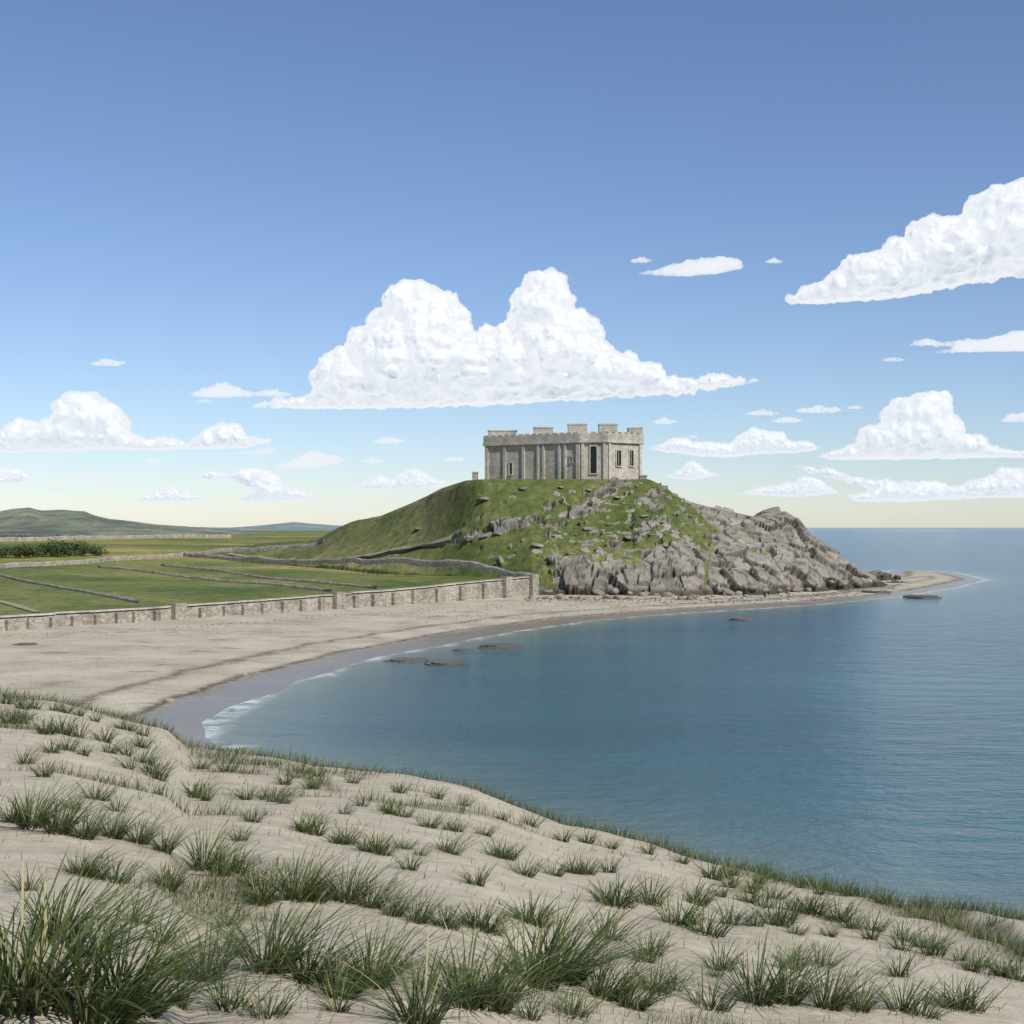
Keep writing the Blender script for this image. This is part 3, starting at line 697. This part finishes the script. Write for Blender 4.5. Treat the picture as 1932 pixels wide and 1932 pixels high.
def union_mesh(lobes,vox):
    n=len(lobes);V=(IV[None]*lobes[:,3][:,None,None]+lobes[:,None,:3]).reshape(-1,3);T=(IT[None]+np.arange(n)[:,None,None]*len(IV)).reshape(-1,3)
    me=mesh_np('tmp',V,None,T);o=bpy.data.objects.new('tmp',me);col.objects.link(o)
    m=o.modifiers.new('r','REMESH');m.mode='VOXEL';m.voxel_size=vox
    dg=bpy.context.evaluated_depsgraph_get();ev=o.evaluated_get(dg);out=bpy.data.meshes.new_from_object(ev)
    bpy.data.objects.remove(o);bpy.data.meshes.remove(me);return out
def displace(me,px,seed,zbase,amps):
    n=len(me.vertices);v=np.empty(n*3,np.float32);me.vertices.foreach_get('co',v);v=v.reshape(-1,3).astype(float)
    nr=np.empty(n*3,np.float32);me.vertex_normals.foreach_get('vector',nr);nr=nr.reshape(-1,3)
    hb=ss(0,30*px,v[:,2]-zbase)*.7+.3
    D=0
    for i,(s,a) in enumerate(zip((30,14,7,3.5),amps)):
        w=vn3(v[:,0]/(s*px)+seed,v[:,1]/(s*px),v[:,2]/(s*px),i+seed*7);D=D+a*(np.abs(2*w-1)-.4)
    v=v+nr*(D*px*hb)[:,None]
    low=zbase+(vn2(v[:,0]/(40*px),v[:,1]/(40*px),seed)-.5)*5*px
    v[:,2]=np.where(v[:,2]<low,low+(v[:,2]-low)*.12,v[:,2])
    me.vertices.foreach_set('co',v.astype(np.float32).ravel());me.polygons.foreach_set('use_smooth',np.full(len(me.polygons),True));me.update()
HZC=(.68,.79,.93)  # horizon haze tint, painted onto far clouds as emission
def mat_core(haze):
    m=NT('cloud_core')
    d=m.n('ShaderNodeBsdfDiffuse');d.inputs[0].default_value=(.68,.68,.68,1)
    e=m.n('ShaderNodeEmission');e.inputs[0].default_value=(.82,.89,1.,1);e.inputs[1].default_value=.32  # added glow lifts the shaded side, standing in for scattered light
    ad=m.n('ShaderNodeAddShader');m.l(d.outputs[0],ad.inputs[0]);m.l(e.outputs[0],ad.inputs[1])
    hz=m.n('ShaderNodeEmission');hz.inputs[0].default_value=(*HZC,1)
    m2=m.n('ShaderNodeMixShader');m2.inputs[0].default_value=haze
    m.l(ad.outputs[0],m2.inputs[1]);m.l(hz.outputs[0],m2.inputs[2]);m.l(m2.outputs[0],m.out.inputs[0])
    return m.m
def mat_shell(haze,sig,lum=.95):
    m=NT('cloud_vapour');m.t.nodes.remove(m.b)
    ab=m.n('ShaderNodeVolumeAbsorption');ab.inputs['Color'].default_value=(0,0,0,1);ab.inputs['Density'].default_value=sig
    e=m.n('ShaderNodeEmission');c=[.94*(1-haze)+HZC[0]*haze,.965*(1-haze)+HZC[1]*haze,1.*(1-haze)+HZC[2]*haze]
    e.inputs[0].default_value=(*c,1);e.inputs[1].default_value=sig*lum  # vapour glows by itself in place of sunlight scattered inside it
    ad=m.n('ShaderNodeAddShader');m.l(ab.outputs[0],ad.inputs[0]);m.l(e.outputs[0],ad.inputs[1]);m.l(ad.outputs[0],m.out.inputs['Volume'])
    return m.m
CM={}
def cloud(poly,basepy,label,seed,wisp=False,alt=900.):
    Y=min(alt/((HY-basepy)/F),42000);px=Y/F;r=np.random.default_rng(seed)
    P=np.array(poly,float);x0,y0=P.min(0);x1,y1=P.max(0);hgt=y1-y0
    n=int(min(7000,300+(x1-x0)*hgt*.25))
    qx=r.uniform(x0,x1,n);qy=r.uniform(y0,y1,n);d,ins=pdist(qx,qy,poly);d=np.where(ins,d,0)
    rmin=max(1.2,hgt*.02);rmax=min(34,hgt*.2)
    ok=d>rmin;qx,qy,d=qx[ok],qy[ok],d[ok]
    rad=np.minimum(d*r.uniform(.75,1.05,len(d)),rmax*r.uniform(.5,1.,len(d)))
    rad=np.maximum(rad,rmin)
    D=np.minimum(d,hgt*.3)
    depth=r.uniform(-1,1,len(d))*D*1.1
    L=np.stack([(qx-CX)*px,Y+depth*px,H+(HY-qy)*px,rad*px],1)
    bx=np.array([(x0+x1)/2*px-CX*px,Y,H+(HY-y1)*px]);L[:,:3]-=bx
    vox=max(1.6 if hgt<120 else 2.2,hgt/120)*px
    if hgt<30: vox=1.0*px
    am=(9.,6.,3.,1.5) if hgt>60 else ((4.,3.5,2.4,1.2) if not wisp else (3.,4.,3.2,1.6))
    sh=union_mesh(L,vox);displace(sh,px,seed,0,am)
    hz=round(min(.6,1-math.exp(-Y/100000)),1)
    sig=(1/(8.5 if not wisp else (12. if hgt>18 else 7.)))/px
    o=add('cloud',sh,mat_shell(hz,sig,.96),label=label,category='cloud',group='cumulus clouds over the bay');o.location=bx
    if not wisp:
        C=L[L[:,3]>4.5*px].copy();C[:,3]-=5.*px;C[:,3]=np.maximum(C[:,3],2*px)
        if len(C)>5:
            co_=union_mesh(C,vox);displace(co_,px,seed,3.5*px,(10.,5.,.8,.0) if hgt>60 else (3.,1.5,.4,0.))
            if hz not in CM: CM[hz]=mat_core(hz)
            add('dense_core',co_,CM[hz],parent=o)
main=[(450,769),(480,760),(520,748),(560,745),(588,735),(585,712),(598,685),(605,664),(650,655),(652,630),(665,614),(688,610),(695,585),(720,576),(725,548),(745,532),(785,524),(820,532),(835,546),(868,545),(872,568),(885,582),(892,615),(890,628),(915,612),(945,612),(958,588),(962,545),(985,535),(990,515),(1037,503),(1075,520),(1080,545),(1092,560),(1086,578),(1120,590),(1140,615),(1142,645),(1168,662),(1200,662),(1215,682),(1245,688),(1262,705),(1310,710),(1345,698),(1375,700),(1380,710),(1430,710),(1441,718),(1420,728),(1330,740),(1270,748),(1180,750),(1080,756),(960,766),(850,769),(780,771),(650,773),(450,773)]
cloud(main,768,'large twin-topped white cumulus cloud above the castle',1)
cloud([(1455,568),(1500,552),(1530,535),(1582,508),(1585,488),(1630,473),(1662,473),(1672,450),(1705,443),(1715,418),(1745,407),(1810,404),(1830,370),(1870,348),(1932,335),(2050,300),(2110,480),(1932,522),(1860,530),(1800,545),(1700,562),(1560,573),(1465,574)],572,'broad white cumulus bank trailing to a thin edge',2)
cloud([(-90,800),(-40,780),(0,822),(15,798),(40,785),(70,795),(100,783),(102,755),(130,735),(175,738),(200,752),(235,775),(242,805),(270,825),(310,822),(355,832),(375,815),(400,800),(440,794),(460,805),(470,820),(515,830),(515,838),(460,847),(380,850),(260,852),(170,852),(0,855),(-90,856)],853,'puffy white cumulus cloud with rounded tops',3)
cloud([(1520,866),(1560,850),(1615,835),(1620,805),(1660,795),(1665,770),(1690,750),(1725,745),(1760,733),(1795,742),(1798,778),(1818,800),(1818,818),(1840,815),(1870,838),(1932,848),(1990,850),(1990,864),(1850,866),(1700,868),(1600,869)],867,'puffy white cumulus cloud with domed top',4)
cloud([(1212,848),(1250,835),(1265,825),(1290,822),(1310,832),(1340,830),(1380,835),(1390,822),(1420,804),(1455,812),(1480,810),(1490,828),(1520,830),(1555,845),(1500,856),(1430,858),(1380,864),(1330,864),(1280,856)],860,'low wide cumulus cloud near the horizon',5)
cloud([(362,898),(400,887),(440,889),(470,882),(505,884),(528,899),(535,914),(575,920),(608,941),(540,947),(450,948),(450,938),(480,925),(460,912),(420,906),(365,904)],946,'low distant cumulus cloud',6)
cloud([(655,922),(690,908),(715,891),(740,901),(775,880),(800,886),(825,901),(858,912),(820,923),(700,927)],922,'small distant cumulus cloud',7)
cloud([(1248,900),(1280,886),(1305,866),(1330,881),(1345,891),(1370,898),(1300,906)],900,'small distant cumulus cloud',8)
cloud([(1380,933),(1440,916),(1490,911),(1520,896),(1545,901),(1560,914),(1590,932),(1500,939)],933,'small distant cumulus cloud',9)
cloud([(1482,878),(1560,882),(1600,894),(1640,901),(1700,908),(1740,906),(1800,914),(1850,899),(1890,886),(1940,881),(2000,886),(2000,934),(1932,940),(1800,943),(1700,948),(1610,948),(1595,934),(1640,924),(1560,900)],941,'long low bank of distant cumulus',10)
cloud([(242,944),(290,926),(320,914),(345,924),(370,930),(402,938),(360,949),(280,949)],942,'small flat distant cloud',11)
cloud([(-60,905),(-30,884),(20,880),(45,886),(66,905),(30,915),(-60,917)],906,'small distant cumulus cloud',12)
cloud([(346,746),(385,730),(420,720),(460,732),(480,738),(530,729),(525,742),(480,749),(400,752)],748,'thin flat wisp of white cloud',13,True)
cloud([(1186,517),(1250,503),(1300,488),(1360,480),(1395,486),(1408,506),(1350,517),(1300,522)],520,'thin flat wisp of white cloud',14,True)
cloud([(1706,652),(1750,636),(1780,643),(1850,638),(1932,620),(2000,615),(2000,658),(1932,663),(1740,668),(1800,655)],664,'thin flat wisp of white cloud',15,True)
cloud([(495,887),(550,868),(585,846),(620,855),(668,868),(600,884)],886,'thin flat wisp of white cloud',16,True)
cloud([(1880,797),(1900,780),(1960,773),(2000,800)],797,'thin flat wisp of white cloud',17,True)
cloud([(430,856),(480,845),(535,846),(500,859)],857,'thin flat wisp of white cloud',18,True)
for s,(px,py,w,h) in enumerate(((205,683,42,8),(1210,489,26,7),(1462,491,22,6),(1687,677,26,6),(703,868,26,7),(287,867,28,7),(735,830,38,8),(858,865,27,6),(165,899,38,8),(105,921,24,7),(640,948,24,6),(660,961,22,5),(1255,794,32,7),(1440,778,40,7),(1485,792,36,7),(1545,772,62,8),(1615,768,20,5),(200,909,24,6),(385,756,22,5),(520,742,40,7),(1307,823,16,4))):
    cloud([(px-w,py+h*.4),(px-w*.5,py-h*.4),(px-.1*w,py-h),(px+w*.4,py-h*.6),(px+w,py+h*.2),(px+w*.4,py+h),(px-w*.4,py+h)],py+h,'thin flat wisp of white cloud',40+s,True)
# ---------------------------------------------------------------- light, world, camera
el=math.radians(44);azs=math.radians(140)
sd=Vector((math.sin(azs)*math.cos(el),math.cos(azs)*math.cos(el),math.sin(el)))
L=bpy.data.lights.new('sun','SUN');L.energy=4.7;L.angle=math.radians(.5);L.color=(1,.96,.9)
so=bpy.data.objects.new('sun',L);col.objects.link(so);so.rotation_euler=sd.to_track_quat('Z','Y').to_euler();so.location=(0,0,200)
w=bpy.data.worlds.new('World');scene.world=w;w.use_nodes=True;nt=w.node_tree
bg=nt.nodes['Background'];sk=nt.nodes.new('ShaderNodeTexSky');sk.sky_type='NISHITA';sk.sun_disc=False
sk.sun_elevation=el;sk.sun_rotation=azs;sk.air_density=1.;sk.dust_density=.3;sk.ozone_density=2.5;sk.altitude=600
tn=nt.nodes.new('ShaderNodeMix');tn.data_type='RGBA';tn.blend_type='MULTIPLY';tn.inputs[0].default_value=1.;tn.inputs[7].default_value=(.93,.955,1.08,1)
nt.links.new(sk.outputs[0],tn.inputs[6]);nt.links.new(tn.outputs[2],bg.inputs[0]);bg.inputs[1].default_value=.11
scene.view_settings.view_transform='Standard';scene.view_settings.look='None';scene.view_settings.exposure=0
cam=bpy.data.cameras.new('camera');cam.lens=36*F/1932;cam.sensor_width=36;cam.clip_end=200000;cam.clip_start=.1
co=bpy.data.objects.new('camera',cam);col.objects.link(co);co.location=(0,0,H)
co.rotation_euler=(math.radians(90)+math.atan((HY-CX)/F),0,0);scene.camera=co
